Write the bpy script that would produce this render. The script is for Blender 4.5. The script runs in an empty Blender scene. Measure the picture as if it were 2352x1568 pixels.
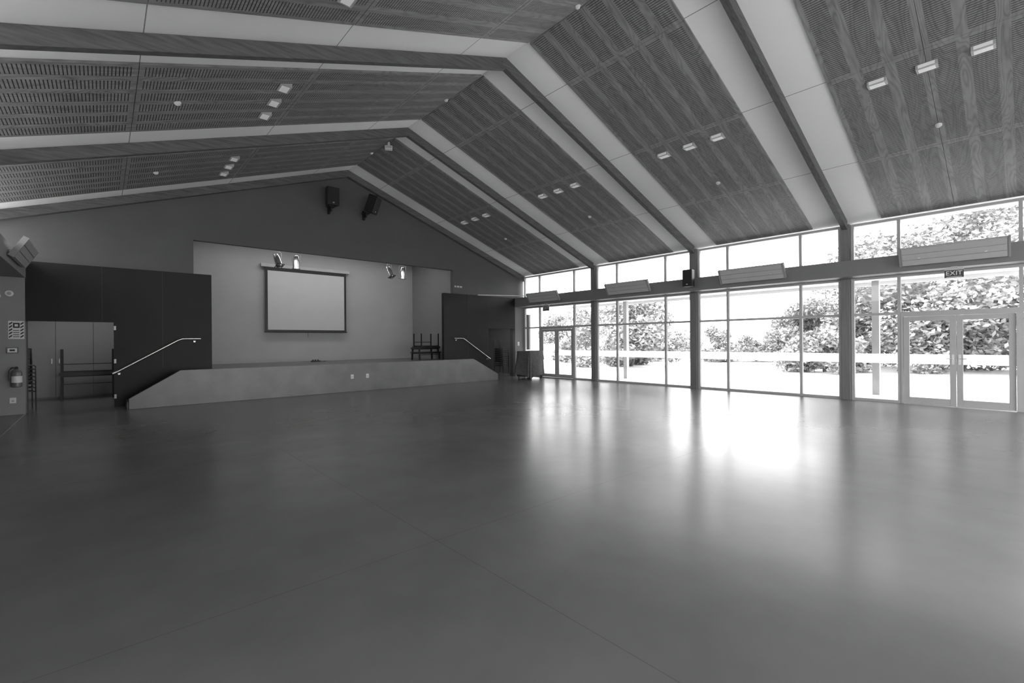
import bpy, bmesh, math, random
from mathutils import Vector, Matrix
random.seed(7)
S = bpy.context.scene
C = S.collection
ORG = {}
# ------------------------------------------------------------------ helpers
class MB:
    def __init__(s, M=None):
        s.v = []; s.f = []; s.M = M or Matrix()
    def add(s, vs, fs):
        n = len(s.v)
        s.v += [s.M @ Vector(v) for v in vs]
        s.f += [[i + n for i in f] for f in fs]
        return s
    def box(s, x0, x1, y0, y1, z0, z1):
        return s.add([(x0,y0,z0),(x1,y0,z0),(x1,y1,z0),(x0,y1,z0),(x0,y0,z1),(x1,y0,z1),(x1,y1,z1),(x0,y1,z1)],
                     [(0,3,2,1),(4,5,6,7),(0,1,5,4),(1,2,6,5),(2,3,7,6),(3,0,4,7)])
    def prism(s, pts, axis, a0, a1):
        def P(p, a):
            return {'x':(a,p[0],p[1]), 'y':(p[0],a,p[1]), 'z':(p[0],p[1],a)}[axis]
        n = len(pts)
        vs = [P(p,a0) for p in pts] + [P(p,a1) for p in pts]
        fs = [list(range(n))[::-1], list(range(n,2*n))] + [(i,(i+1)%n,n+(i+1)%n,n+i) for i in range(n)]
        return s.add(vs, fs)
    def tube(s, pts, r, n=10, r1=None):
        pts = [Vector(p) for p in pts]; m = len(pts); vs = []; fs = []
        prev = None
        for i, p in enumerate(pts):
            d = (pts[min(i+1,m-1)] - pts[max(i-1,0)]).normalized()
            if prev is None:
                a = d.orthogonal().normalized()
            else:
                a = (prev - d*prev.dot(d)).normalized()
            prev = a; b = d.cross(a)
            rr = r if r1 is None else r + (r1-r)*i/(m-1)
            for k in range(n):
                t = 2*math.pi*k/n
                vs.append(p + (a*math.cos(t) + b*math.sin(t))*rr)
        for i in range(m-1):
            for k in range(n):
                fs.append((i*n+k, i*n+(k+1)%n, (i+1)*n+(k+1)%n, (i+1)*n+k))
        fs.append(list(range(n))[::-1]); fs.append([(m-1)*n+k for k in range(n)])
        return s.add(vs, fs)
    def lathe(s, prof, n=20):
        vs = []; fs = []; m = len(prof)
        for r, z in prof:
            for k in range(n):
                t = 2*math.pi*k/n
                vs.append((r*math.cos(t), r*math.sin(t), z))
        for i in range(m-1):
            for k in range(n):
                fs.append((i*n+k, i*n+(k+1)%n, (i+1)*n+(k+1)%n, (i+1)*n+k))
        fs.append(list(range(n))[::-1]); fs.append([(m-1)*n+k for k in range(n)])
        return s.add(vs, fs)
    def build(s, name, mat, parent=None, loc=None, smooth=False, bevel=0, recalc=True):
        if parent is not None:
            org = ORG[parent]
        else:
            if loc is None:
                xs=[v.x for v in s.v]; ys=[v.y for v in s.v]; zs=[v.z for v in s.v]
                loc = ((min(xs)+max(xs))/2, (min(ys)+max(ys))/2, min(zs))
            org = Vector(loc)
        me = bpy.data.meshes.new(name)
        me.from_pydata([tuple(v-org) for v in s.v], [], s.f)
        if recalc:
            bm = bmesh.new(); bm.from_mesh(me)
            bmesh.ops.recalc_face_normals(bm, faces=bm.faces)
            bm.to_mesh(me); bm.free()
        me.update()
        me.materials.append(mat)
        o = bpy.data.objects.new(name, me)
        C.objects.link(o)
        if parent is not None: o.parent = parent
        else: o.location = org
        ORG[o] = org
        if smooth:
            me.polygons.foreach_set('use_smooth', [True]*len(me.polygons))
            try: me.set_sharp_from_angle(angle=math.radians(40))
            except Exception: pass
        if bevel:
            b = o.modifiers.new('bevel', 'BEVEL'); b.width = bevel; b.segments = 2
            b.limit_method = 'ANGLE'
        return o
def tag(o, label=None, cat=None, group=None, kind=None):
    if label: o['label'] = label
    if cat: o['category'] = cat
    if group: o['group'] = group
    if kind: o['kind'] = kind
    return o
def root(name, loc, label, cat, group=None, kind=None):
    o = bpy.data.objects.new(name, None); o.empty_display_size = .1
    C.objects.link(o); o.location = loc; ORG[o] = Vector(loc)
    return tag(o, label, cat, group, kind)
def frame(o, x, y, z):
    x,y,z = Vector(x),Vector(y),Vector(z)
    return Matrix(((x.x,y.x,z.x,o[0]),(x.y,y.y,z.y,o[1]),(x.z,y.z,z.z,o[2]),(0,0,0,1)))
def T(x,y,z,rz=0,rx=0): return Matrix.Translation((x,y,z)) @ Matrix.Rotation(rz,4,'Z') @ Matrix.Rotation(rx,4,'X')
def text_into(mb, txt, size, M):
    cu = bpy.data.curves.new('lettering_curve','FONT'); cu.body = txt; cu.size = size; cu.extrude = .002
    cu.align_x = 'CENTER'; cu.align_y = 'CENTER'
    o = bpy.data.objects.new('lettering_tmp', cu); C.objects.link(o)
    bpy.context.view_layer.update()
    me = bpy.data.meshes.new_from_object(o.evaluated_get(bpy.context.evaluated_depsgraph_get()))
    old = mb.M; mb.M = M
    mb.add([v.co.copy() for v in me.vertices], [list(p.vertices) for p in me.polygons])
    mb.M = old
    bpy.data.objects.remove(o); bpy.data.curves.remove(cu); bpy.data.meshes.remove(me)

# ------------------------------------------------------------------ materials
def newmat(name):
    m = bpy.data.materials.new(name); m.use_nodes = True
    nt = m.node_tree; b = nt.nodes['Principled BSDF']
    return m, nt, b
def N(nt, typ, **kw):
    n = nt.nodes.new(typ)
    for k, v in kw.items(): setattr(n, k, v)
    return n
def math_n(nt, op, a, b=None):
    n = N(nt, 'ShaderNodeMath', operation=op)
    for i, v in enumerate((a, b)):
        if v is None: continue
        if isinstance(v, (int, float)): n.inputs[i].default_value = v
        else: nt.links.new(v, n.inputs[i])
    return n.outputs[0]
def noise(nt, scale, detail=4, vec=None, dist=0):
    n = N(nt, 'ShaderNodeTexNoise'); n.inputs['Scale'].default_value = scale
    n.inputs['Detail'].default_value = detail; n.inputs['Distortion'].default_value = dist
    if vec is not None: nt.links.new(vec, n.inputs['Vector'])
    return n.outputs['Fac']
def rng(nt, fac, a, b, lo=.3, hi=.7):
    n = N(nt, 'ShaderNodeMapRange'); nt.links.new(fac, n.inputs['Value'])
    n.inputs['From Min'].default_value = lo; n.inputs['From Max'].default_value = hi
    n.inputs['To Min'].default_value = a; n.inputs['To Max'].default_value = b
    return n.outputs['Result']
def mat(name, g, rough=.6, var=.06, scale=3, metal=0, bump=0, bscale=60, emis=0, stretch=None, spec=.5):
    m, nt, b = newmat(name)
    tc = N(nt, 'ShaderNodeTexCoord').outputs['Object']
    if stretch:
        mp = N(nt, 'ShaderNodeMapping'); mp.inputs['Scale'].default_value = stretch
        nt.links.new(tc, mp.inputs['Vector']); tc = mp.outputs['Vector']
    f = noise(nt, scale, 5, tc)
    v = rng(nt, f, g*(1-var), g*(1+var))
    nt.links.new(v, b.inputs['Base Color'])
    b.inputs['Roughness'].default_value = rough
    b.inputs['Metallic'].default_value = metal
    b.inputs['Specular IOR Level'].default_value = spec
    if bump:
        bp = N(nt, 'ShaderNodeBump'); bp.inputs['Strength'].default_value = bump; bp.inputs['Distance'].default_value = .01
        nt.links.new(noise(nt, bscale, 3, tc), bp.inputs['Height']); nt.links.new(bp.outputs['Normal'], b.inputs['Normal'])
    if emis:
        b.inputs['Emission Color'].default_value = (1,1,1,1); b.inputs['Emission Strength'].default_value = emis
    return m
M = {}
M['gable'] = mat('gable_paint', .102, .6, .05, 1.5, spec=.35)
M['black'] = mat('black_panel', .013, .5, .12, 2, spec=.3)
M['seam'] = mat('panel_seam', .03, .5)
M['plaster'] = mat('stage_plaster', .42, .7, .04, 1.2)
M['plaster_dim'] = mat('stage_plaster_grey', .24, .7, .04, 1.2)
M['plaster2'] = mat('store_plaster', .30, .7, .04, 1.2)
M['lightwall'] = mat('grey_wall', .29, .6, .05, 2)
M['stagefront'] = mat('stage_front_ply', .17, .35, .15, 2.2, bump=.03, bscale=8)
M['stagedeck'] = mat('stage_deck_timber', .12, .28, .2, 3, stretch=(1,14,1))
M['beam'] = mat('laminated_timber', .11, .55, .28, 2.5, stretch=(1,14,10), spec=.3)
M['post'] = mat('post_timber', .17, .5, .15, 3, stretch=(10,10,.6))
M['bulkhead'] = mat('bulkhead_paint', .18, .5, .04, 2)
M['alu'] = mat('window_aluminium', .42, .4, .03, 4)
M['white'] = mat('white_plastic', .75, .4, .03, 6)
M['whitemetal'] = mat('white_enamel', .46, .45, .04, 5)
M['lamp'] = mat('lamp_diffuser', .8, .4, .03, 6, emis=.10)
M['lamphouse'] = mat('lamp_housing', .42, .45, .04, 5)
M['blackplastic'] = mat('black_plastic', .012, .45, .1, 20)
M['grille'] = mat('speaker_grille', .016, .7, .4, 180)
M['chrome'] = mat('chrome', .8, .22, .05, 8, metal=1)
M['steel'] = mat('brushed_steel', .6, .3, .06, 8, metal=1)
M['darksteel'] = mat('dark_steel', .05, .4, .06, 8)
M['screen'] = mat('screen_cloth', .57, .8, .02, 2)
M['darktimber'] = mat('dark_laminate', .025, .4, .2, 5)
M['fabric'] = mat('dark_cloth', .08, .9, .2, 12, bump=.2, bscale=200)
M['ext'] = mat('extinguisher_enamel', .16, .25, .05, 8)
M['signdark'] = mat('sign_dark', .04, .4)
M['signwhite'] = mat('sign_white', .8, .5, .02)
M['ground'] = mat('pale_paving', .72, .85, .08, .5)
M['bark'] = mat('bark', .14, .9, .4, 6, bump=.4, bscale=12, stretch=(1,1,.3))
M['leaf'] = mat('leaf', .29, .6, .3, 1.4)
M['leaf2'] = mat('leaf_pale', .31, .6, .3, 1.4)
M['canopy'] = mat('canopy_paint', .75, .6, .03)
M['extpost'] = mat('veranda_post', .4, .6, .1)
M['cup'] = mat('cupboard_door', .28, .5, .04, 1.5)

# polished concrete floor
m, nt, b = newmat('polished_concrete'); M['floor'] = m
pos = N(nt, 'ShaderNodeNewGeometry').outputs['Position']
n1 = noise(nt, .7, 4, pos); n2 = noise(nt, 2.4, 3, pos)
base = math_n(nt, 'ADD', rng(nt, n1, .138, .188, .2, .8), rng(nt, n2, -.012, .012, .2, .8))
sx = N(nt, 'ShaderNodeSeparateXYZ'); nt.links.new(pos, sx.inputs[0])
def joint(out, off, pitch, w):
    a = math_n(nt, 'DIVIDE', math_n(nt, 'SUBTRACT', out, off), pitch)
    fr = math_n(nt, 'ABSOLUTE', math_n(nt, 'SUBTRACT', math_n(nt, 'FRACT', math_n(nt, 'ADD', a, .5)), .5))
    return math_n(nt, 'LESS_THAN', fr, w/pitch)
j = math_n(nt, 'MAXIMUM', joint(sx.outputs[0], 1.88, 3.9, .002), joint(sx.outputs[1], 2.98, 3.91, .002))
base = math_n(nt, 'MULTIPLY', base, math_n(nt, 'SUBTRACT', 1, math_n(nt, 'MULTIPLY', j, .35)))
nt.links.new(base, b.inputs['Base Color'])
nt.links.new(rng(nt, n1, .225, .265, .2, .8), b.inputs['Roughness'])
b.inputs['Specular IOR Level'].default_value = .40

# white ceiling lining with sheet joints
m, nt, b = newmat('ceiling_lining'); M['ceil'] = m
pos = N(nt, 'ShaderNodeNewGeometry').outputs['Position']
sx = N(nt, 'ShaderNodeSeparateXYZ'); nt.links.new(pos, sx.inputs[0])
ax = math_n(nt, 'ABSOLUTE', math_n(nt, 'SUBTRACT', sx.outputs[0], 6))
j = joint(ax, 1.1, 2.26, .006)
base = math_n(nt, 'MULTIPLY', rng(nt, noise(nt, .8, 3, pos), .87, .90), math_n(nt, 'SUBTRACT', 1, math_n(nt, 'MULTIPLY', j, .7)))
nt.links.new(base, b.inputs['Base Color']); b.inputs['Roughness'].default_value = .6

# slotted acoustic timber
HW = 1.25
PITCH = HW/3
m, nt, b = newmat('slotted_plywood'); M['slot'] = m
tc = N(nt, 'ShaderNodeTexCoord').outputs['Object']
sx = N(nt, 'ShaderNodeSeparateXYZ'); nt.links.new(tc, sx.inputs[0])
X, Y = sx.outputs[0], sx.outputs[1]
axx = math_n(nt, 'ABSOLUTE', X)
s1 = math_n(nt, 'LESS_THAN', math_n(nt, 'FRACT', math_n(nt, 'MULTIPLY', axx, 1/.0377)), .33)
s2 = math_n(nt, 'LESS_THAN', math_n(nt, 'ABSOLUTE', math_n(nt, 'SUBTRACT', math_n(nt, 'FRACT', math_n(nt, 'MULTIPLY', math_n(nt,'ADD',Y,10*PITCH), 1/PITCH)), .5)), .33)
s3 = math_n(nt, 'LESS_THAN', math_n(nt, 'ABSOLUTE', math_n(nt, 'SUBTRACT', math_n(nt, 'FRACT', math_n(nt, 'MULTIPLY', math_n(nt,'ADD',axx,2.26-1.1), 1/2.26)), .5)), .472)
mask = math_n(nt, 'MULTIPLY', math_n(nt, 'MULTIPLY', s1, s2), s3)
mp = N(nt, 'ShaderNodeMapping'); mp.inputs['Scale'].default_value = (.45, 2.6, 1); nt.links.new(tc, mp.inputs['Vector'])
g = noise(nt, 1.1, 2, mp.outputs['Vector'], .5)
rings = math_n(nt, 'ABSOLUTE', math_n(nt, 'SINE', math_n(nt, 'MULTIPLY', g, 50)))
g2 = noise(nt, 3, 6, mp.outputs['Vector'], .8)
wood = math_n(nt, 'ADD', rng(nt, g2, .19, .28), rng(nt, rings, -.04, .04, 0, 1))
col = math_n(nt, 'ADD', math_n(nt, 'MULTIPLY', wood, math_n(nt, 'SUBTRACT', 1, mask)), math_n(nt, 'MULTIPLY', mask, .05))
nt.links.new(col, b.inputs['Base Color']); b.inputs['Roughness'].default_value = .5

# clear glass, frosted band
m, nt, b = newmat('clear_glass'); M['glass'] = m
nt.nodes.remove(b); out = nt.nodes['Material Output']
tr = N(nt, 'ShaderNodeBsdfTransparent'); tr.inputs[0].default_value = (.93,.93,.93,1)
gl = N(nt, 'ShaderNodeBsdfGlossy'); gl.inputs['Roughness'].default_value = .0
fr = N(nt, 'ShaderNodeFresnel'); fr.inputs[0].default_value = 1.35
mx = N(nt, 'ShaderNodeMixShader'); nt.links.new(fr.outputs[0], mx.inputs[0]); nt.links.new(tr.outputs[0], mx.inputs[1]); nt.links.new(gl.outputs[0], mx.inputs[2])
nt.links.new(mx.outputs[0], out.inputs[0])
m, nt, b = newmat('frosted_film'); M['frost'] = m
nt.nodes.remove(b); out = nt.nodes['Material Output']
tl = N(nt, 'ShaderNodeBsdfTranslucent'); tl.inputs[0].default_value = (.9,.9,.9,1)
tr = N(nt, 'ShaderNodeBsdfTransparent'); tr.inputs[0].default_value = (1,1,1,1)
mx = N(nt, 'ShaderNodeMixShader'); mx.inputs[0].default_value = .88
nt.links.new(tr.outputs[0], mx.inputs[1]); nt.links.new(tl.outputs[0], mx.inputs[2]); nt.links.new(mx.outputs[0], out.inputs[0])

# ------------------------------------------------------------------ dimensions
RX, RZ, XW, EZ = 6.0, 7.12, 13.85, 4.35
SL = (RZ-EZ)/(XW-RX)
def zc(x): return RZ - SL*abs(x-RX)
PY = [14.71, 10.80, 6.89, 2.98, -.93]
YC = [(PY[i]+PY[i+1])/2 for i in range(4)]
BAYW = ['first bay from stage', 'second bay from stage', 'third bay from stage', 'fourth bay from stage']
SIDEW = {1:'window slope', -1:'left slope'}

# ------------------------------------------------------------------ setting
def struct(mb, name, m, label, cat, **kw):
    return tag(mb.build(name, m, **kw), label, cat, kind='structure')
struct(MB().box(-1.95, 13.92, -6, 18.1, -.12, 0), 'floor', M['floor'], 'dark polished concrete hall floor', 'floor')
struct(MB().prism([(-2.15,zc(-2.15)),(6,RZ),(14.15,zc(14.15)),(14.15,zc(14.15)+.2),(6,RZ+.25),(-2.15,zc(-2.15)+.2)], 'y', -6, 15.0),
       'ceiling', M['ceil'], 'white pitched ceiling lining seen between timber panels', 'ceiling')
g = MB()
g.prism([(-1.85,4.28),(13.9,4.28),(13.9,zc(13.9)),(6,RZ),(-1.85,zc(-1.85))], 'y', 14.81, 14.98)
for a in ((-1.85,1.83,2.05,4.28),(.21,1.83,0,2.05),(-1.85,-1.25,0,2.05),(10.17,13.9,2.05,4.28),(10.17,11.79,0,2.05),(13.25,13.9,0,2.05)):
    g.box(a[0],a[1],14.81,14.98,a[2],a[3])
struct(g, 'wall_back', M['gable'], 'grey gable wall around the stage opening', 'wall')
for nm, pieces, lab, seams in (
    ('wall_back_left', ((-1.25,2.21,2.04,3.36),(.21,2.21,0,2.04)), 'matt black wall panel left of the stage opening', (.0,1.15)),
    ('wall_back_right', ((9.64,13.25,2.04,3.36),(9.64,11.79,0,2.04)), 'matt black wall panel right of the stage opening', (10.75,11.79))):
    b_ = MB()
    for p in pieces: b_.box(p[0],p[1],14.66,14.808,p[2],p[3])
    o = struct(b_, nm, M['black'], lab, 'wall')
    for sxx in seams:
        MB().box(sxx-.004,sxx+.004,14.657,14.66,2.06 if (sxx<.2 or sxx>11.7) else .9,3.35).build('panel_seam', M['seam'], o)
struct(MB().box(-1.85,-1.26,14.6,14.808,0,2.98), 'wall_left_end', M['lightwall'], 'grey wall pier with the fire extinguisher', 'wall')
struct(MB().box(13.26,13.9,14.66,14.808,0,2.98), 'wall_right_end', M['bulkhead'], 'narrow grey wall pier in the corner beside the glazing', 'wall')
w_ = MB().box(-1.95,-1.86,.5,14.8,0,2.98); w_.box(-1.95,-1.86,-6,.5,0,.5); w_.box(-1.95,-1.86,-6,.5,2.8,2.98)
struct(w_, 'wall_left', M['lightwall'], 'grey left side wall below the clerestory', 'wall')
r = root('window_14', (-1.9,-2.75,.5), 'added left side opening behind the viewer, for fill light', 'window', kind='structure')  # unseen opening added to bring fill light onto the near floor
q = MB()
for k in range(5): q.box(-1.94,-1.87,-6+1.61*k,-5.94+1.61*k,.5,2.8)
q.build('window_frame', M['alu'], r)
w_ = MB().prism([(-1.95,3.2),(13.95,3.2),(13.95,zc(13.95)),(6,RZ),(-1.95,zc(-1.95))], 'y', -6.15, -6.0)
w_.box(-1.95,1.5,-6.15,-6,0,3.2); w_.box(12.8,13.95,-6.15,-6,0,3.2)
struct(w_, 'wall_front', M['plaster'], 'pale end wall behind the viewer', 'wall')
r = root('window_13', (7.15,-6.08,0), 'added opening in the end wall behind the viewer, for fill light', 'window', kind='structure')  # out of view, added so sky light fills the hall from behind
q = MB()
for k in range(7): q.box(1.5+1.88*k-.03*(k>0),1.53+1.88*k if k<6 else 12.8,-6.12,-6.03,0,3.2)
q.box(1.5,12.8,-6.12,-6.03,3.14,3.2); q.box(1.5,12.8,-6.12,-6.03,0,.06); q.box(1.5,12.8,-6.12,-6.03,2.05,2.11)
q.build('window_frame', M['alu'], r)
struct(MB().box(13.85,13.95,-6,-1.03,0,4.3), 'wall_right', M['plaster'], 'pale side wall beyond the glazed bays', 'wall')
struct(MB().box(1.73,10.27,17.95,18.1,.0,5.3), 'wall_stage_back', M['plaster'], 'pale grey wall at the back of the stage', 'wall')
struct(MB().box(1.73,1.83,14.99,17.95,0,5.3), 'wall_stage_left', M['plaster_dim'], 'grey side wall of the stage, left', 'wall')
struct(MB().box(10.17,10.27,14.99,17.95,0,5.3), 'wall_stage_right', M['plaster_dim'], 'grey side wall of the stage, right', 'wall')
struct(MB().box(1.73,10.27,14.99,18.1,5.3,5.4), 'ceiling_stage', M['ceil'], 'ceiling above the stage', 'ceiling')
s_ = MB().box(-1.95,1.73,18.1,18.2,0,2.7); s_.box(-1.95,-1.86,14.99,18.1,0,2.7)
struct(s_, 'wall_store_left', M['plaster2'], 'grey walls of the store room left of the stage', 'wall')
s_ = MB().box(10.27,14.5,18.1,18.2,0,2.7); s_.box(14.4,14.5,14.99,18.1,0,2.7)
struct(s_, 'wall_store_right', M['bulkhead'], 'grey walls of the store room right of the stage', 'wall')
struct(MB().box(13.93,14.5,14.99,18.1,-.12,0), 'floor_store', M['floor'], 'concrete floor of the right store room', 'floor')
struct(MB().box(-1.95,1.73,14.99,18.2,2.7,2.8), 'ceiling_store_left', M['ceil'], 'store room ceiling left of the stage', 'ceiling')
struct(MB().box(10.27,14.5,14.99,18.2,2.7,2.8), 'ceiling_store_right', M['ceil'], 'store room ceiling right of the stage', 'ceiling')
b_ = MB().box(13.25,13.70,-6,14.655,2.98,3.36)
for i in range(4): b_.box(13.70,13.88,PY[i+1]+.1,PY[i]-(.1 if i else .06),2.98,3.36)
struct(b_, 'trim_1', M['bulkhead'], 'grey bulkhead beam running along the window wall', 'beam', bevel=.004)
struct(MB().box(-1.85,-1.25,-6,14.805,2.98,3.36), 'trim_2', M['lightwall'], 'pale bulkhead beam running along the left wall', 'beam', bevel=.004)
struct(MB().box(-1.27,-1.25,-6,14.59,0,.004), 'trim_3', M['steel'], 'thin floor strip along the left aisle edge', 'trim')

# ------------------------------------------------------------------ glazing
def glazing(name, x, y0, y1, z0, z1, muls, rails, label, doorcell=None, band=True):
    r = root(name, (x, (y0+y1)/2, z0), label, 'window', kind='structure')
    f = MB(); w = .03
    f.box(x-.05,x+.05,y0,y0+.06,z0,z1); f.box(x-.05,x+.05,y1-.06,y1,z0,z1)
    f.box(x-.05,x+.05,y0+.06,y1-.06,z1-.06,z1)
    ys = [y0+.03]+list(muls)+[y1-.03]
    zs = [z0+.03]+list(rails)+[z1-.03]
    for m_ in muls: f.box(x-.05,x+.05,m_-w,m_+w,z0,z1-.06)
    for i in range(len(ys)-1):
        a, b2 = ys[i]+w, ys[i+1]-w
        if not (doorcell == i): f.box(x-.05,x+.05,a,b2,z0,z0+.06)
        for rz_ in rails: f.box(x-.045,x+.045,a,b2,rz_-w,rz_+w)
    f.build('window_frame', M['alu'], r)
    for i in range(len(ys)-1):
        for k in range(len(zs)-1):
            if doorcell == i and k == 0: continue
            a, b2 = ys[i]+w, ys[i+1]-w
            p = MB().add([(x,a,zs[k]+w),(x,b2,zs[k]+w),(x,b2,zs[k+1]-w),(x,a,zs[k+1]-w)],[(0,1,2,3)]).build('pane', M['glass'], r)
            if band and k == 0:
                MB().add([(x-.004,a,.92),(x-.004,b2,.92),(x-.004,b2,1.14),(x-.004,a,1.14)],[(0,1,2,3)]).build('frosted_band', M['frost'], p)
    return r
WN = ['nearest the stage', 'second from the stage', 'third from the stage', 'nearest the viewer']
for i in range(4):
    y0, y1 = PY[i+1]+.1, PY[i]-(.1 if i else .06)
    mu = [PY[i+1]+1.0, PY[i+1]+2.9]
    dc = 1 if i in (0,3) else None
    glazing('window_%d'%(i+1), 13.83, y0, y1, 0, 2.98, mu, [2.08], 'full height glazed bay of the window wall, '+WN[i], dc)
    glazing('window_%d'%(i+5), 13.83, y0, y1, 3.36, 4.31, mu, [], 'clerestory glazing above the bulkhead, bay '+WN[i], band=False)
    glazing('window_%d'%(i+9), -1.90, PY[i+1]+.1, PY[i]-.1, 3.36, 4.31, mu, [], 'left side clerestory glazing, bay '+WN[i], band=False)
def double_door(name, y0, y1, label):
    x = 13.83
    r = root(name, (x,(y0+y1)/2,0), label, 'door', kind='structure')
    f = MB(); f.box(x-.06,x+.06,y0,y0+.04,0,2.05); f.box(x-.06,x+.06,y1-.04,y1,0,2.05); f.box(x-.06,x+.06,y0+.04,y1-.04,2.0,2.05)
    f.build('door_frame', M['alu'], r)
    MB().box(x-.08,x+.08,y0+.04,y1-.04,0,.015).build('threshold', M['steel'], r)
    ym = (y0+y1)/2
    for k,(a,b2) in enumerate(((y0+.045,ym-.004),(ym+.004,y1-.045))):
        d = MB(); st = .1
        d.box(x-.025,x+.025,a,a+st,.02,1.995); d.box(x-.025,x+.025,b2-st,b2,.02,1.995)
        d.box(x-.025,x+.025,a+st,b2-st,.02,.16); d.box(x-.025,x+.025,a+st,b2-st,1.895,1.995)
        lf = d.build('door_leaf', M['alu'], r, bevel=.003)
        MB().add([(x,a+st,.16),(x,b2-st,.16),(x,b2-st,1.895),(x,a+st,1.895)],[(0,1,2,3)]).build('pane', M['glass'], lf)
        MB().add([(x-.004,a+st,.92),(x-.004,b2-st,.92),(x-.004,b2-st,1.14),(x-.004,a+st,1.14)],[(0,1,2,3)]).build('frosted_band', M['frost'], lf)
        hy = b2-.05 if k==0 else a+.05
        h = MB(); h.box(x-.032,x-.025,hy-.022,hy+.022,.92,1.14)
        h.tube([(x-.03,hy,1.05),(x-.075,hy,1.05),(x-.08,hy+(-.11 if k==0 else .11),1.05)], .009, 8)
        h.build('handle', M['steel'], lf, smooth=True)
double_door('door_1', PY[4]+1.03, PY[4]+2.87, 'glazed double doors at the right of the window wall')
double_door('door_2', PY[1]+1.03, PY[1]+2.87, 'glazed double doors near the stage corner')
for i in (1,2,3):
    o = MB().box(13.70,13.92,PY[i]-.09,PY[i]+.09,0,zc(13.92)-.01).build('timber_post', M['post'], bevel=.004)
    tag(o, 'grey timber post of the window wall, %s from the stage' % ['','first','second','third'][i], 'post')
RAFL = ['timber gable beam against the grey gable wall above the stage', 'timber roof beam spanning the hall, second from the stage',
        'timber roof beam spanning the hall, third from the stage', 'timber roof beam nearest the viewer, cut by the top of the photo']
D = .22
for i in range(4):
    y0, y1 = (14.66,14.805) if i == 0 else (PY[i]-.055, PY[i]+.055)
    r = root('roof_beam', (6,(y0+y1)/2,RZ-D), RAFL[i], 'beam')
    xe = 13.69 if i else 13.88
    e = .003
    MB().prism([(6,RZ-e),(xe,zc(xe)-e),(xe,zc(xe)-D),(6,RZ-D)], 'y', y0, y1).build('rafter', M['beam'], r, bevel=.004)
    xl = -1.84
    MB().prism([(6,RZ-e),(6,RZ-D),(xl,zc(xl)-D),(xl,zc(xl)-e)], 'y', y0, y1).build('rafter', M['beam'], r, bevel=.004)
    MB().box(5.9,6.1,y0-.006,y0,RZ-D+.03,RZ-.09).build('connector_plate', M['beam'], r)
JX = [.02, 1.1, 3.36, 5.62, 7.78]
for i in range(4):
    for sd in (1,-1):
        r = root('acoustic_panel', (6, YC[i], RZ-.03), 'slotted timber acoustic ceiling panel strip, %s, %s' % (BAYW[i], SIDEW[sd]), 'ceiling panel')
        for k in range(4):
            for h in (0,1):
                a, b2 = JX[k]+.004, JX[k+1]-.004
                xa, xb = 6+sd*a, 6+sd*b2
                ya, yb = (YC[i]-HW, YC[i]-.003) if h==0 else (YC[i]+.003, YC[i]+HW)
                MB().prism([(xa,zc(xa)-.002),(xb,zc(xb)-.002),(xb,zc(xb)-.034),(xa,zc(xa)-.034)], 'y', ya, yb).build('sheet', M['slot'], r)
for i in range(4):
    for sd in (1,-1):
        for k in (-1,0,1):
            xa, xb = 6+sd*3.62, 6+sd*3.80
            ya, yb = YC[i]+k*.62-.13, YC[i]+k*.62+.13
            zb = zc(xb)-.045
            lab = 'wedge ceiling light, %s of three, %s, %s' % ({1:'nearest stage',0:'middle',-1:'farthest from stage'}[k], BAYW[i], SIDEW[sd])
            r = root('ceiling_light', ((xa+xb)/2,(ya+yb)/2,zb), lab, 'ceiling light', 'wedge ceiling lights')
            hs = MB().prism([(xa,zc(xa)-.036),(xb,zc(xb)-.036),(xb,zb),(xa,zb)], 'y', ya, yb).build('housing', M['lamphouse'], r, bevel=.004)
            x0,x1 = min(xa,xb),max(xa,xb)
            MB().box(x0+.03,x1-.03,ya+.03,yb-.03,zb-.006,zb).build('diffuser', M['lamp'], hs)
            xf = xa - sd*.004
            MB().box(min(xa,xf),max(xa,xf),ya+.03,yb-.03,zb+.012,zc(xa)-.046).build('side_panel', M['lamp'], hs)
    for x, w in ((11.1,'window slope'),(.9,'left slope'),(5.92,'ridge')):
        z = zc(x)-.034; sg = -SL if x>6 else SL
        up = Vector((-sg,0,1)).normalized(); ax = Vector((1,0,sg)).normalized()
        F = frame((x,YC[i],z), ax, (0,1,0), up)
        r = root('smoke_detector', (x,YC[i],z), 'round white smoke detector on the %s panel, %s' % (w, BAYW[i]), 'smoke detector', 'smoke detectors')
        MB(F).lathe([(.05,-.0),(.05,-.018),(.042,-.025)],16).build('base', M['white'], r, smooth=True)
        MB(F).lathe([(.034,-.025),(.03,-.042),(.016,-.047)],16).build('sensor_cap', M['white'], r, smooth=True)
r = root('junction_box', (6.0,11.84,RZ-.25), 'small white box hanging under the ridge near second beam', 'box')
F = T(6.0,11.84,RZ-.19,-.5)
bd = MB(F).box(-.10,.10,-.07,.07,-.05,.05).build('body', M['white'], r, bevel=.01)
MB(F).box(-.08,.08,-.076,-.07,-.03,.03).build('cover_plate', M['whitemetal'], bd)
MB().box(5.97,6.03,11.81,11.87,RZ-.145,RZ-.037).build('mount', M['white'], r)

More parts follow.
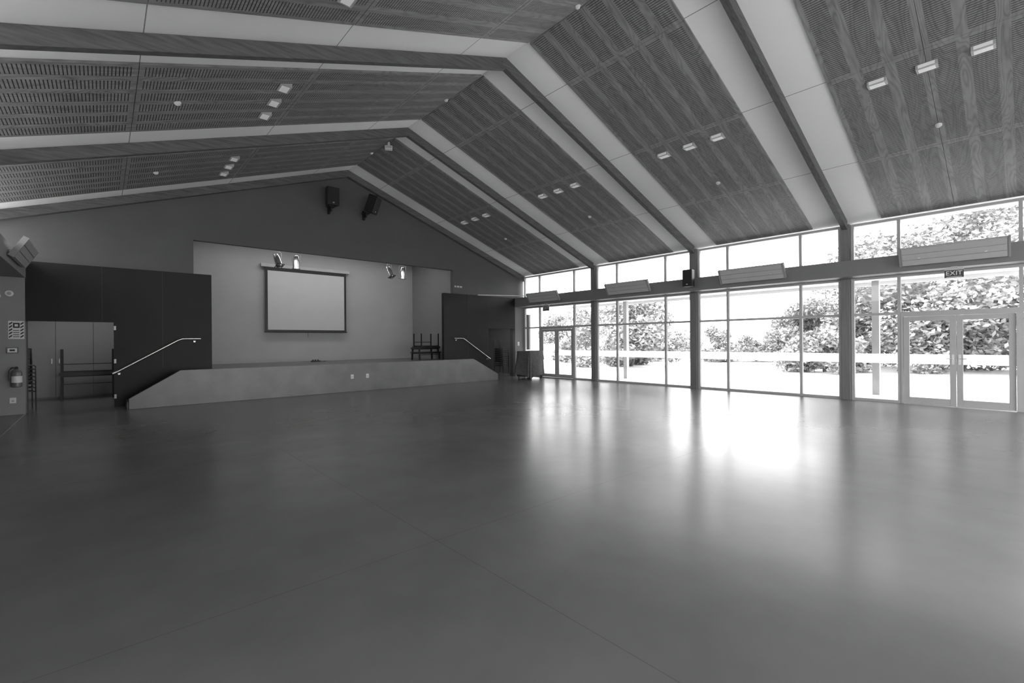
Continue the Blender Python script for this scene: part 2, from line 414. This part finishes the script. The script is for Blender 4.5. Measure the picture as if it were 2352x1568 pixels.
# ------------------------------------------------------------------ stage
r = root('stage_platform', (6,15.5,0), 'low grey stage with sloping stair walls at both ends', 'stage')
MB().prism([(.45,0),(11.58,0),(11.58,.24),(10.4,.86),(1.43,.86),(.45,.24)], 'y', 13.82, 13.94).build('front_wall', M['stagefront'], r, bevel=.004)
d = MB().box(1.5,10.4,13.942,14.655,.02,.82); d.box(2.22,9.63,14.655,14.815,.02,.82); d.box(1.84,10.16,14.815,17.94,.02,.82)
d.build('deck', M['stagedeck'], r)
for sd in (1,-1):
    for k in range(4):
        a = .42+.27*k; X0, X1 = (a,a+.27) if sd==1 else (12-a-.27,12-a)
        MB().box(X0,X1,13.942,14.655,0,.164*(k+1)).build('step', M['stagedeck'], r)
def handrail(mir, lab):
    fx = (lambda x: x) if not mir else (lambda x: 12-x)
    y = 14.585
    r = root('handrail', (fx(1),y,.8), lab, 'handrail')
    MB().tube([(fx(.18),y,.80),(fx(.24),y,.83),(fx(1.46),y,1.60),(fx(1.55),y,1.635),(fx(1.64),y,1.64),(fx(1.95),y,1.64)], .021, 12).build('rail', M['chrome'], r, smooth=True)
    for x, z in ((.3,.865),(1.82,1.64)):
        q = MB().tube([(fx(x),y,z-.02),(fx(x),y+.01,z-.06),(fx(x),14.657,z-.07)], .008, 8)
        bk_ = q.build('bracket', M['chrome'], r, smooth=True)
        MB().box(fx(x)-.02,fx(x)+.02,14.652,14.659,z-.09,z-.05).build('wall_plate', M['steel'], bk_)
handrail(False, 'slanting chrome handrail on the black wall at the left stage stairs')
handrail(True, 'slanting chrome handrail on the black wall at the right stage stairs')
def socket(x, y, z, lab, w=.075, h=.115, name='wall_socket', cat='socket', group=None):
    r = root(name, (x,y,z-h/2), lab, cat, group)
    p = MB().box(x-w/2,x+w/2,y-.008,y,z-h/2,z+h/2).build('plate', M['white'], r, bevel=.003)
    MB().box(x-.02,x+.02,y-.011,y-.008,z-.03,z+.01).build('switch_rocker', M['whitemetal'], p)
    return r
socket(5.73,13.82,.46,'white socket plate on the stage front, left of the pair',.09,.13)
socket(6.22,13.82,.46,'white socket plate on the stage front, right of the pair',.09,.13)
socket(-1.45,14.6,.31,'white socket plate low on the wall pier under the extinguisher',.1,.12)
for k in range(3):
    socket(10.28+.13*k,14.81,3.66,'small white outlet box high on the gable by the opening, %s of three' % ['left','middle','right'][k],.09,.06,name='outlet_box',cat='outlet')
socket(13.45,14.66,1.4,'light switch on the corner wall pier',.1,.16,name='light_switch',cat='switch')

# projection screen
r = root('projection_screen', (5.72,17.85,1.9), 'pull down projection screen with black border on the stage back wall', 'projection screen')
cs = MB().box(4.15,7.3,17.78,17.9,4.2,4.32).build('casing', M['whitemetal'], r, bevel=.01)
for x in (4.2,7.25): MB().box(x-.03,x+.03,17.90,17.948,4.22,4.32).build('bracket', M['steel'], cs)
MB().box(4.28,7.16,17.80,17.815,1.92,4.2).build('border', M['blackplastic'], r)
MB().box(4.36,7.08,17.795,17.80,1.985,4.08).build('screen_surface', M['screen'], r)
bb = MB().tube([(4.26,17.805,1.91),(7.18,17.805,1.91)],.02,10).build('bottom_bar', M['blackplastic'], r, smooth=True)
MB().tube([(5.72,17.805,1.9),(5.72,17.805,1.72)],.006,6).build('pull_cord', M['blackplastic'], bb)

# lighting pipe and par cans
r = root('lighting_pipe', (6,15.4,4.42), 'steel pipe behind the stage header holding the stage lights', 'pipe')
MB().tube([(1.835,15.4,4.45),(10.165,15.4,4.45)],.024,12).build('pipe', M['steel'], r, smooth=True)
def par(x, az, tilt, lab):
    r = root('stage_light', (x,15.4,3.95), lab, 'stage light', 'stage spotlights')
    q = MB().box(x-.025,x+.025,15.37,15.43,4.42,4.5); q.tube([(x,15.4,4.42),(x,15.4,4.33)],.012,8); q.build('clamp', M['steel'], r)
    F = T(x,15.4,4.08,az) 
    y_ = MB(F).tube([(-.125,0,0),(-.125,0,.2),(-.10,0,.245),(.10,0,.245),(.125,0,.2),(.125,0,0)],.009,8); y_.build('yoke', M['steel'], r, smooth=True)
    F2 = F @ Matrix.Rotation(tilt,4,'X')
    cn = MB(F2).lathe([(.03,.2),(.068,.18),(.09,.1),(.098,.02),(.098,-.2),(.106,-.2),(.106,-.215),(.09,-.215),(.09,-.1),(.001,-.08)],22).build('can', M['chrome'], r, smooth=True)
    g_ = MB(F2)
    g_.box(-.112,.112,-.112,-.104,-.235,-.215); g_.box(-.112,.112,.104,.112,-.235,-.215); g_.box(-.112,-.104,-.104,.104,-.235,-.215); g_.box(.104,.112,-.104,.104,-.235,-.215)
    g_.build('filter_frame', M['darksteel'], cn)
par(4.05,.3,-.5,'chrome stage spotlight, leftmost of four, tilted toward the stage')
par(4.6,-.2,.15,'chrome stage spotlight, second from left, hanging nearly upright')
par(7.8,.4,-.5,'chrome stage spotlight, third from left, tilted toward the stage')
par(8.32,-.2,.15,'chrome stage spotlight, rightmost of four, hanging nearly upright')

# speakers
def speaker(F, lab, w=.38, h=.56, d=.34, brk=None):
    o = F.to_translation()
    r = root('loudspeaker', o, lab, 'speaker', 'black loudspeakers')
    MB(F).prism([(-w/2,-d/2),(w/2,-d/2),(w*.34,d/2),(-w*.34,d/2)], 'z', 0, h).build('cabinet', M['blackplastic'], r, bevel=.012)
    gr = MB(F).box(-w*.45,w*.45,-d/2-.008,-d/2,h*.06,h*.95).build('grille', M['grille'], r)
    MB(F).box(-.025,.025,-d/2-.012,-d/2-.008,h*.1,h*.1+.03).build('badge', M['whitemetal'], gr)
    if brk: brk(r)
def brk_a(x, z):
    def f(r):
        q = MB().box(x-.03,x+.03,14.7,14.80,z-.2,z+.1); q.box(x-.1,x+.1,14.44,14.7,z-.03,z-.005); q.box(x-.02,x+.02,14.52,14.7,z-.15,z-.03)
        q.build('bracket', M['blackplastic'], r)
    return f
speaker(T(5.40,14.52,5.80), 'black loudspeaker mounted upright high on the gable, left of the two', brk=brk_a(5.40,5.80))
F = Matrix.Translation((6.62,14.42,5.80)) @ Matrix.Rotation(.75,4,'Z') @ Matrix.Rotation(.35,4,'X')
speaker(F, 'black loudspeaker tilted downward on the gable, right of the two', brk=brk_a(6.55,5.80))
def bk(r): MB().box(13.1,13.25,6.62,6.7,3.3,3.36).build('bracket', M['blackplastic'], r)
speaker(T(13.0,6.66,3.08,-math.pi/2), 'small black loudspeaker on the bulkhead between two wall heaters', .3,.5,.26, bk)
def bk2(r): MB().box(-1.84,-1.4,10.42,10.48,4.1,4.16).build('bracket', M['blackplastic'], r)
speaker(T(-1.33,10.45,3.98,math.pi/2), 'black loudspeaker under the roof at the left edge of the photo', .3,.42,.3, bk2)

# heaters
def heater(sd, yc, lab):
    x = 13.0 if sd==1 else -1.08
    n = Vector((-sd*math.cos(.5),0,-math.sin(.5))); up = Vector((-sd*math.sin(.5),0,math.cos(.5)))
    F = frame((x,yc,3.25),(0,1,0),up,n)
    r = root('wall_heater', (x,yc,3.05), lab, 'heater', 'radiant heaters')
    MB(F).box(-.8,.8,-.2,.2,-.06,0).build('body', M['whitemetal'], r, bevel=.006)
    q = MB(F)
    for k in range(3): q.box(-.78,.78,-.19+.13*k,-.19+.13*k+.12,.0,.018)
    q.build('front_panel', M['whitemetal'], r, bevel=.004)
    for s in (-1,1): MB(F).box(s*.815-.015,s*.815+.015,-.205,.205,-.065,.02).build('end_cap', M['lightwall'], r)
    for s in (-.5,.5):
        MB().box(13.0 if sd==1 else -1.25, 13.25 if sd==1 else -1.1, yc+s-.02, yc+s+.02, 3.2,3.24).build('bracket', M['steel'], r)
for i in range(4): heater(1, YC[i], 'pale tilted radiant heater on the window bulkhead, '+BAYW[i])
heater(-1, YC[0], 'pale tilted radiant heater on the left bulkhead by the black wall')

# exit signs
def exit_sign(y, z, lab, w=.29, h=.15):
    x = 13.2
    r = root('exit_sign', (x,y,z-h/2), lab, 'exit sign', 'exit signs')
    pn = MB().box(x-.02,x+.02,y-w/2,y+w/2,z-h/2,z+h/2).build('sign_panel', M['signdark'], r, bevel=.003)
    hs = MB().box(x-.035,x+.035,y-w/2,y+w/2,z+h/2,z+h/2+.05).build('housing', M['whitemetal'], r, bevel=.004)
    MB().box(x-.02,x+.06,y-.05,y+.05,z+h/2+.05,2.985).build('mount', M['whitemetal'], hs)
    q = MB(); text_into(q, 'EXIT', h*.82, frame((x-.021,y,z+.012),(0,-1,0),(0,0,1),(-1,0,0)))
    q.box(x-.024,x-.02,y-w/2+.03,y+w/2-.03,z-h/2+.01,z-h/2+.02)
    q.build('lettering', M['signwhite'], pn)
exit_sign(1.0, 2.83, 'exit sign over the double doors at right of window wall')
exit_sign(12.75, 2.80, 'exit sign over the glazed doors near the stage', .34, .19)

# sign pier
Yp = 14.6
r = root('safety_sign', (-1.39,Yp,1.64), 'black and white striped safety sign on the left wall pier', 'sign')
pl = MB().box(-1.51,-1.27,Yp-.006,Yp,1.64,2.03).build('plate', M['signwhite'], r)
for xa in (-1.50,-1.33):
    for k in range(5):
        z0 = 1.66+.07*k
        MB().add([(xa,Yp-.008,z0),(xa+.05,Yp-.008,z0+.04),(xa+.05,Yp-.008,z0+.075),(xa,Yp-.008,z0+.035)],[(0,1,2,3)]).build('hazard_stripe', M['signdark'], pl)
q = MB().box(-1.44,-1.34,Yp-.009,Yp-.006,1.88,1.99)
for k in range(4): q.box(-1.44,-1.345,Yp-.009,Yp-.006,1.68+.045*k,1.695+.045*k)
q.build('pictogram', M['signdark'], pl)
MB().box(-1.415,-1.365,Yp-.011,Yp-.009,1.91,1.96).build('pictogram_centre', M['signwhite'], pl)
r = root('call_point', (-1.45,Yp,1.33), 'small framed call point on the left wall pier', 'call point')
bx_ = MB().box(-1.54,-1.36,Yp-.03,Yp,1.33,1.46).build('box', M['bulkhead'], r, bevel=.004)
MB().box(-1.52,-1.38,Yp-.034,Yp-.03,1.35,1.44).build('glass_plate', M['signwhite'], bx_)
MB().box(-1.49,-1.41,Yp-.036,Yp-.034,1.375,1.415).build('button', M['signdark'], bx_)
r = root('fire_extinguisher', (-1.38,Yp-.1,.6), 'fire extinguisher hanging on the left wall pier', 'fire extinguisher')
F = T(-1.38,Yp-.1,.60)
cy_ = MB(F).lathe([(.06,0),(.08,.012),(.082,.03),(.082,.30),(.07,.345),(.03,.37),(.025,.385)],20).build('cylinder', M['ext'], r, smooth=True)
MB(F).lathe([(.0825,.1),(.0835,.1),(.0835,.24),(.0825,.24)],20).build('paper_band', M['signwhite'], cy_, smooth=True)
vl = MB(F).lathe([(.022,.38),(.022,.43)],10).build('valve', M['blackplastic'], r)
q = MB(F).box(-.012,.012,-.1,.03,.43,.445); q.box(-.01,.01,-.09,.02,.40,.41); q.build('lever', M['blackplastic'], vl)
MB(F).tube([(0,-.02,.41),(-.07,-.03,.42),(-.11,-.03,.36),(-.115,-.03,.25),(-.105,-.02,.14)],.012,8).build('hose', M['blackplastic'], r, smooth=True)
MB(F).box(-.03,.03,.082,.1,.1,.34).build('bracket', M['steel'], r)
for x,z,l in ((-1.49,2.62,'larger'),(-1.66,2.56,'smaller')):
    rr = .065 if l=='larger' else .05
    r = root('alarm_sounder', (x,Yp,z-rr), 'round pale %s alarm disc high on the left wall pier' % l, 'alarm')
    F = frame((x,Yp,z),(1,0,0),(0,0,1),(0,-1,0))
    MB(F).lathe([(rr,0),(rr,.025),(rr*.8,.035)],18).build('base', M['white'], r, smooth=True)
    MB(F).lathe([(rr*.5,.035),(rr*.3,.05)],14).build('cap', M['whitemetal'], r, smooth=True)
for z in (.25,1.1,1.9):
    q = MB().box(.215,.25,14.652,14.66,z-.05,z+.05).tube([(.213,14.652,z-.05),(.213,14.652,z+.05)],.007,8)
    tag(q.build('door_hinge', M['white']), 'pale door hinge on the black doorway edge, %s of three' % {.25:'lowest',1.1:'middle',1.9:'highest'}[z], 'hinge')
r = root('door_3', (-.4,18.1,0), 'flat grey cupboard doors at the back of the left store room', 'door', kind='structure')
for k in range(4):
    a = -1.75+.78*k
    lf = MB().box(a,a+.772,18.06,18.098,.05,2.3).build('door_leaf', M['cup'], r, bevel=.003)
    MB().box(a+(.06 if k%2 else .69),a+(.08 if k%2 else .71),18.035,18.06,.98,1.12).build('handle', M['steel'], lf)

# ------------------------------------------------------------------ tables and chairs
def table(loc, w, d, h, rz, flip, lab, leg=.016, top=.035):
    F = T(loc[0],loc[1],loc[2],rz)
    if flip: F = F @ Matrix.Translation((0,0,h)) @ Matrix.Rotation(math.pi,4,'X')
    r = root('folding_table', loc, lab, 'table')
    tp = MB(F).box(-w/2,w/2,-d/2,d/2,h-top,h).build('tabletop', M['darktimber'], r, bevel=.004)
    q = MB(F)
    q.box(-w/2+.04,w/2-.04,-d/2+.05,-d/2+.07,h-.07,h-top); q.box(-w/2+.04,w/2-.04,d/2-.07,d/2-.05,h-.07,h-top)
    q.build('apron', M['blackplastic'], tp)
    for a in (-1,1):
        for b2 in (-1,1):
            MB(F).box(a*(w/2-.05)-leg,a*(w/2-.05)+leg,b2*(d/2-.06)-leg,b2*(d/2-.06)+leg,0,h-top).build('leg', M['blackplastic'], r)
    MB(F).box(-w/2+.05,w/2-.05,-d/2+.05,-d/2+.07,h*.6,h*.6+.022).build('stretcher', M['blackplastic'], r)
    return r
table((-.3,17.55,0), 1.15,.6,.70,0,False,'dark table standing upright in the left store room doorway',.02)
table((-.3,17.55,.702), 1.15,.6,.68,0,True,'dark table lying upside down on the table in the left store',.02)
table((9.5,15.75,.822), 1.05,.6,.30,0.1,False,'lowest dark table standing at the right end of the stage',.025,.04)
table((9.48,15.75,1.124), 1.0,.56,.17,0.1,False,'low dark table in the middle of the stage table stack',.025,.05)
table((9.52,15.75,1.296), .92,.6,.54,0.1,True,'low dark table upside down atop the stage stack, legs up',.018,.04)
def chair_parts(name, loc, rz, lab, group):
    F = T(loc[0],loc[1],loc[2],rz)
    r = root(name, loc, lab, 'chair', group)
    MB(F).box(-.22,.22,-.2,.22,.43,.455).build('seat', M['darktimber'], r, bevel=.01)
    B = F @ Matrix.Translation((0,.24,.58)) @ Matrix.Rotation(-.15,4,'X')
    MB(B).box(-.21,.21,-.012,.012,0,.26).build('backrest', M['darktimber'], r, bevel=.01)
    for s in (-1,1):
        MB(F).tube([(s*.235,-.24,0),(s*.235,-.19,.425),(s*.235,.18,.43)],.011,8).build('leg', M['darksteel'], r, smooth=True)
        MB(F).tube([(s*.235,.26,0),(s*.225,.2,.43),(s*.222,.275,.83)],.011,8).build('leg', M['darksteel'], r, smooth=True)
    return r
def stack(loc, rz, n, where, group):
    first = chair_parts('stacking_chair', loc, rz, 'x', group)
    ords = ['lowest','second','third','fourth','fifth','sixth','seventh','eighth','ninth','topmost']
    for k in range(n):
        if k == 0: c = first
        else:
            c = first.copy(); C.objects.link(c); c.location = (loc[0],loc[1],loc[2]+.085*k)
            for ch in first.children:
                q = ch.copy(); C.objects.link(q); q.parent = c
        c['label'] = 'dark stacking chair, %s in the stack %s' % (ords[k] if k < n-1 else 'topmost', where)
stack((13.2,15.5,0), .3, 10, 'inside the right doorway', 'stacked chairs by the right doorway')
stack((-1.42,15.35,0), .2, 8, 'inside the left doorway', 'stacked chairs by the left doorway')
r = root('display_board', (12.6,16.3,0), 'pale upright board inside the right store room', 'board')
MB(T(12.6,16.3,0,.2)).box(-.42,.42,-.015,.015,.75,1.98).build('board', M['white'], r)
q = MB(T(12.6,16.3,0,.2))
for s in (-.44,.44): q.box(s-.015,s+.015,-.015,.015,0,1.98); q.box(s-.015,s+.015,-.25,.25,0,.03)
q.build('stand', M['steel'], r)
r = root('power_strip', (5.8,17.2,.82), 'small black power strip on the stage floor below the screen', 'power strip')
bd = MB().box(5.62,5.95,17.18,17.24,.822,.862).build('body', M['blackplastic'], r, bevel=.006)
q = MB()
for k in range(3): q.box(5.66+.09*k,5.71+.09*k,17.19,17.23,.862,.90)
q.build('plug', M['blackplastic'], bd, bevel=.005)
MB().tube([(5.95,17.21,.84),(6.1,17.15,.828),(6.2,17.3,.828),(6.1,17.5,.828),(6.0,17.92,.828)],.006,6).build('cable', M['blackplastic'], r, smooth=True)
q = MB().tube([(11.3,14.72,3.385),(13.42,13.72,3.385)],.022,10)
tag(q.build('pole', M['white'], smooth=True), 'long thin white pole lying across the black wall top and bulkhead', 'pole')

# draped cabinet
cx, cy, rz = 12.98, 13.45, .3
F = T(cx,cy,0,rz)
r = root('cabinet', (cx,cy,0), 'dark upright cabinet under a cloth in the corner by the glazed doors', 'cabinet')
bd = MB(F).box(-.58,.58,-.28,.28,.1,1.10).build('body', M['darktimber'], r, bevel=.01)
MB(F).box(-.52,.52,-.295,-.28,.16,.98).build('front_panel', M['darktimber'], bd, bevel=.004)
for a in (-.5,.5):
    for b2 in (-.24,.24):
        MB(F @ Matrix.Translation((a,b2,.0))).lathe([(.03,0),(.035,.05),(.03,.1)],10).build('foot', M['blackplastic'], r, smooth=True)
vs=[];fs=[]; n=72; rings=9
for j in range(rings+1):
    for k in range(n):
        t = 2*math.pi*k/n; c_,s_ = math.cos(t), math.sin(t)
        p = .28; ex = lambda v: math.copysign(abs(v)**p, v)
        px, py = ex(c_)*.60, ex(s_)*.31
        hem = .06+.16*(.5+.5*math.sin(2*t+2.6))+.03*math.sin(7*t)
        if c_ > .75: hem = max(hem, .75)
        if j == 0: f_, z = .97, 1.115
        else:
            u = (j-1)/(rings-1); z = 1.11 - u*(1.11-hem)
            f_ = 1 + u*(.05+.07*(1+math.sin(11*t+.5)) + (.16 if c_ < -.5 else 0)*u)
        vs.append((px*f_,py*f_,z))
vs.append((0,0,1.12))
for j in range(rings):
    for k in range(n): fs.append((j*n+k,j*n+(k+1)%n,(j+1)*n+(k+1)%n,(j+1)*n+k))
for k in range(n): fs.append((k,(k+1)%n,len(vs)-1))
tag(MB(F).add(vs,fs).build('dust_cover', M['fabric'], smooth=True), 'dark grey cloth draped over the cabinet by the glazed doors', 'cloth')

# ------------------------------------------------------------------ outdoors
gd = MB().box(13.93,140,-80,120,-.25,-.03); gd.box(-60,-1.96,-80,60,-.25,-.03); gd.box(-1.96,13.93,-80,-6.16,-.25,-.03)
struct(gd, 'ground', M['ground'], 'pale sunlit paving outside the windows', 'ground')
r = root('veranda_roof', (15,6,3.0), 'thin white veranda roof outside the window wall', 'canopy')
MB().box(13.95,16.1,-3,14.6,3.08,3.16).build('roof_sheet', M['canopy'], r)
MB().box(16.1,16.14,-3,14.6,2.98,3.2).build('fascia', M['canopy'], r)
for y,w in ((10.8,'seen through the second bay from the stage'),(2.75,'seen through the bay with the right doors')):
    tag(MB().box(15.74,15.9,y-.08,y+.08,-.03,3.079).build('veranda_post', M['extpost'], bevel=.005), 'veranda post outside, '+w, 'post')
def leaves(mb, centre, rad, n, size):
    for _ in range(n):
        d = Vector((random.gauss(0,1),random.gauss(0,1),random.gauss(0,1))).normalized()
        p = Vector(centre) + Vector((d.x*rad[0],d.y*rad[1],d.z*rad[2]))*(random.random()**.4)
        p.z = max(p.z, .02)
        a = Vector((random.gauss(0,1),random.gauss(0,1),random.gauss(0,.6))).normalized()
        b2 = a.orthogonal().normalized(); b2.rotate(Matrix.Rotation(random.random()*6.28,3,a))
        s = size*random.uniform(.6,1.3)
        mb.add([p-a*s, p+b2*s*.5, p+a*s, p-b2*s*.5],[(0,1,2,3)])
def tree(base, h, rad, ncl, nl, tr, lab, lm='leaf', size=.12, name='tree', low=.3, stems=3, group=None):
    r = root(name, base, lab, 'tree' if name=='tree' else 'shrub', group)
    tk = MB(); fo = MB(); B = Vector(base)
    cl = []
    for k in range(ncl):
        t = random.random()*6.28; q = math.sqrt(random.random())*rad
        zz = h*(low+(1-low)*random.random()*(1-.45*(q/rad)**2)) - rad*.12
        cl.append(B+Vector((q*math.cos(t),q*math.sin(t),max(.5,zz))))
    tops = []
    for k in range(stems):
        t = 6.28*k/stems+random.random(); e = rad*.38
        top = B+Vector((math.cos(t)*e,math.sin(t)*e,h*.5))
        mid = B+Vector((math.cos(t)*e*.6,math.sin(t)*e*.6,h*.24))
        tk.tube([B+Vector((math.cos(t)*.15,math.sin(t)*.15,-.1)),mid,top],tr,8,tr*.5); tops.append(top)
    for c_ in cl[::2]:
        tp = min(tops,key=lambda p:(p-c_).length)
        tk.tube([tp,(tp+c_)/2+Vector((0,0,.15)),c_],tr*.4,6,tr*.12)
    tk.build('trunk', M['bark'], r, smooth=True)
    for c_ in cl:
        rr = rad*random.uniform(.24,.38)
        leaves(fo, c_, (rr,rr,rr*.75), nl//ncl, size)
    fo.build('foliage', M[lm], r, recalc=False)
tree((23.5,15.9,-.03),4.9,3.1,34,22000,.1,'bushy tree outside behind the second glazed bay','leaf2',low=.1)
tree((27,22.5,-.03),4.4,2.8,22,12000,.1,'rounded tree outside the glazed doors near the stage','leaf2',low=.1)
tree((33.5,9.0,-.03),5.6,2.4,26,14000,.12,'dense rounded tree outside right of the third bay','leaf',low=.1)
tree((29.6,2.3,-.03),8.2,4.4,66,48000,.2,'large spreading tree outside behind the right double doors','leaf',low=.15,stems=4)
tree((27.5,-5.6,-.03),8.8,4.0,48,30000,.22,'large tree outside at the right edge of the photo','leaf',low=.2)
for k,(x,y,w) in enumerate(((31,17.6,'leftmost'),(33,14.4,'second from left'),(34.5,11.6,'third from left'),(25.2,6.3,'rightmost'))):
    tree((x,y,-.03),2.6,1.9,22,8000,.05,'low shrub outside beyond the third bay, %s of four' % w,'leaf2',name='shrub',low=.05,stems=2,size=.11)

# ------------------------------------------------------------------ light
W = S.world or bpy.data.worlds.new('World'); S.world = W; W.use_nodes = True
bg = W.node_tree.nodes.get('Background') or W.node_tree.nodes.new('ShaderNodeBackground')
bg.inputs[0].default_value = (1,1,1,1); bg.inputs[1].default_value = 7.6
def area(name, loc, rot, sx_, sy_, power, portal=False):
    l = bpy.data.lights.new(name,'AREA'); l.shape='RECTANGLE'; l.size=sx_; l.size_y=sy_; l.energy=power
    if portal: l.cycles.is_portal = True
    o = bpy.data.objects.new(name,l); o.location=loc; o.rotation_euler=rot; C.objects.link(o); return o
area('portal_window', (13.97,6.9,2.15),(0,math.pi/2,0),4.3,15.8,0,True)
area('portal_clerestory', (-1.98,6.9,3.83),(0,-math.pi/2,0),1.0,15.8,0,True)
area('portal_left', (-1.98,-2.75,1.65),(0,-math.pi/2,0),2.3,6.5,0,True)
area('portal_end', (7.15,-6.2,1.6),(math.pi/2,0,0),11.3,3.2,0,True)
area('stage_lamp', (6,16.2,5.25),(0,0,0),6,.6,64)
area('store_fill_left', (-.2,16.6,2.65),(0,0,0),2.6,2.2,17)  # added fill for the left store, no fitting behind it
area('store_fill_right', (12.3,16.2,2.65),(0,0,0),2.2,1.6,14)  # fill light added to brighten the right doorway, not a real fitting

# ------------------------------------------------------------------ camera
cam = bpy.data.cameras.new('camera'); co = bpy.data.objects.new('camera', cam); C.objects.link(co)
f = 1055.0; yaw = math.atan2(941, f)
fw = Vector((math.sin(yaw), math.cos(yaw), 0)); rt = Vector((math.cos(yaw), -math.sin(yaw), 0)); up = Vector((0,0,1))
rl = .0079
cr = rt*math.cos(rl) - up*math.sin(rl); cu = up*math.cos(rl) + rt*math.sin(rl)
co.matrix_world = frame((0,0,1.5), cr, cu, -fw)
cam.sensor_width = 36; cam.lens = 36*f/2352; cam.clip_end = 500; cam.clip_start = .05
S.camera = co
S.view_settings.view_transform = 'Standard'
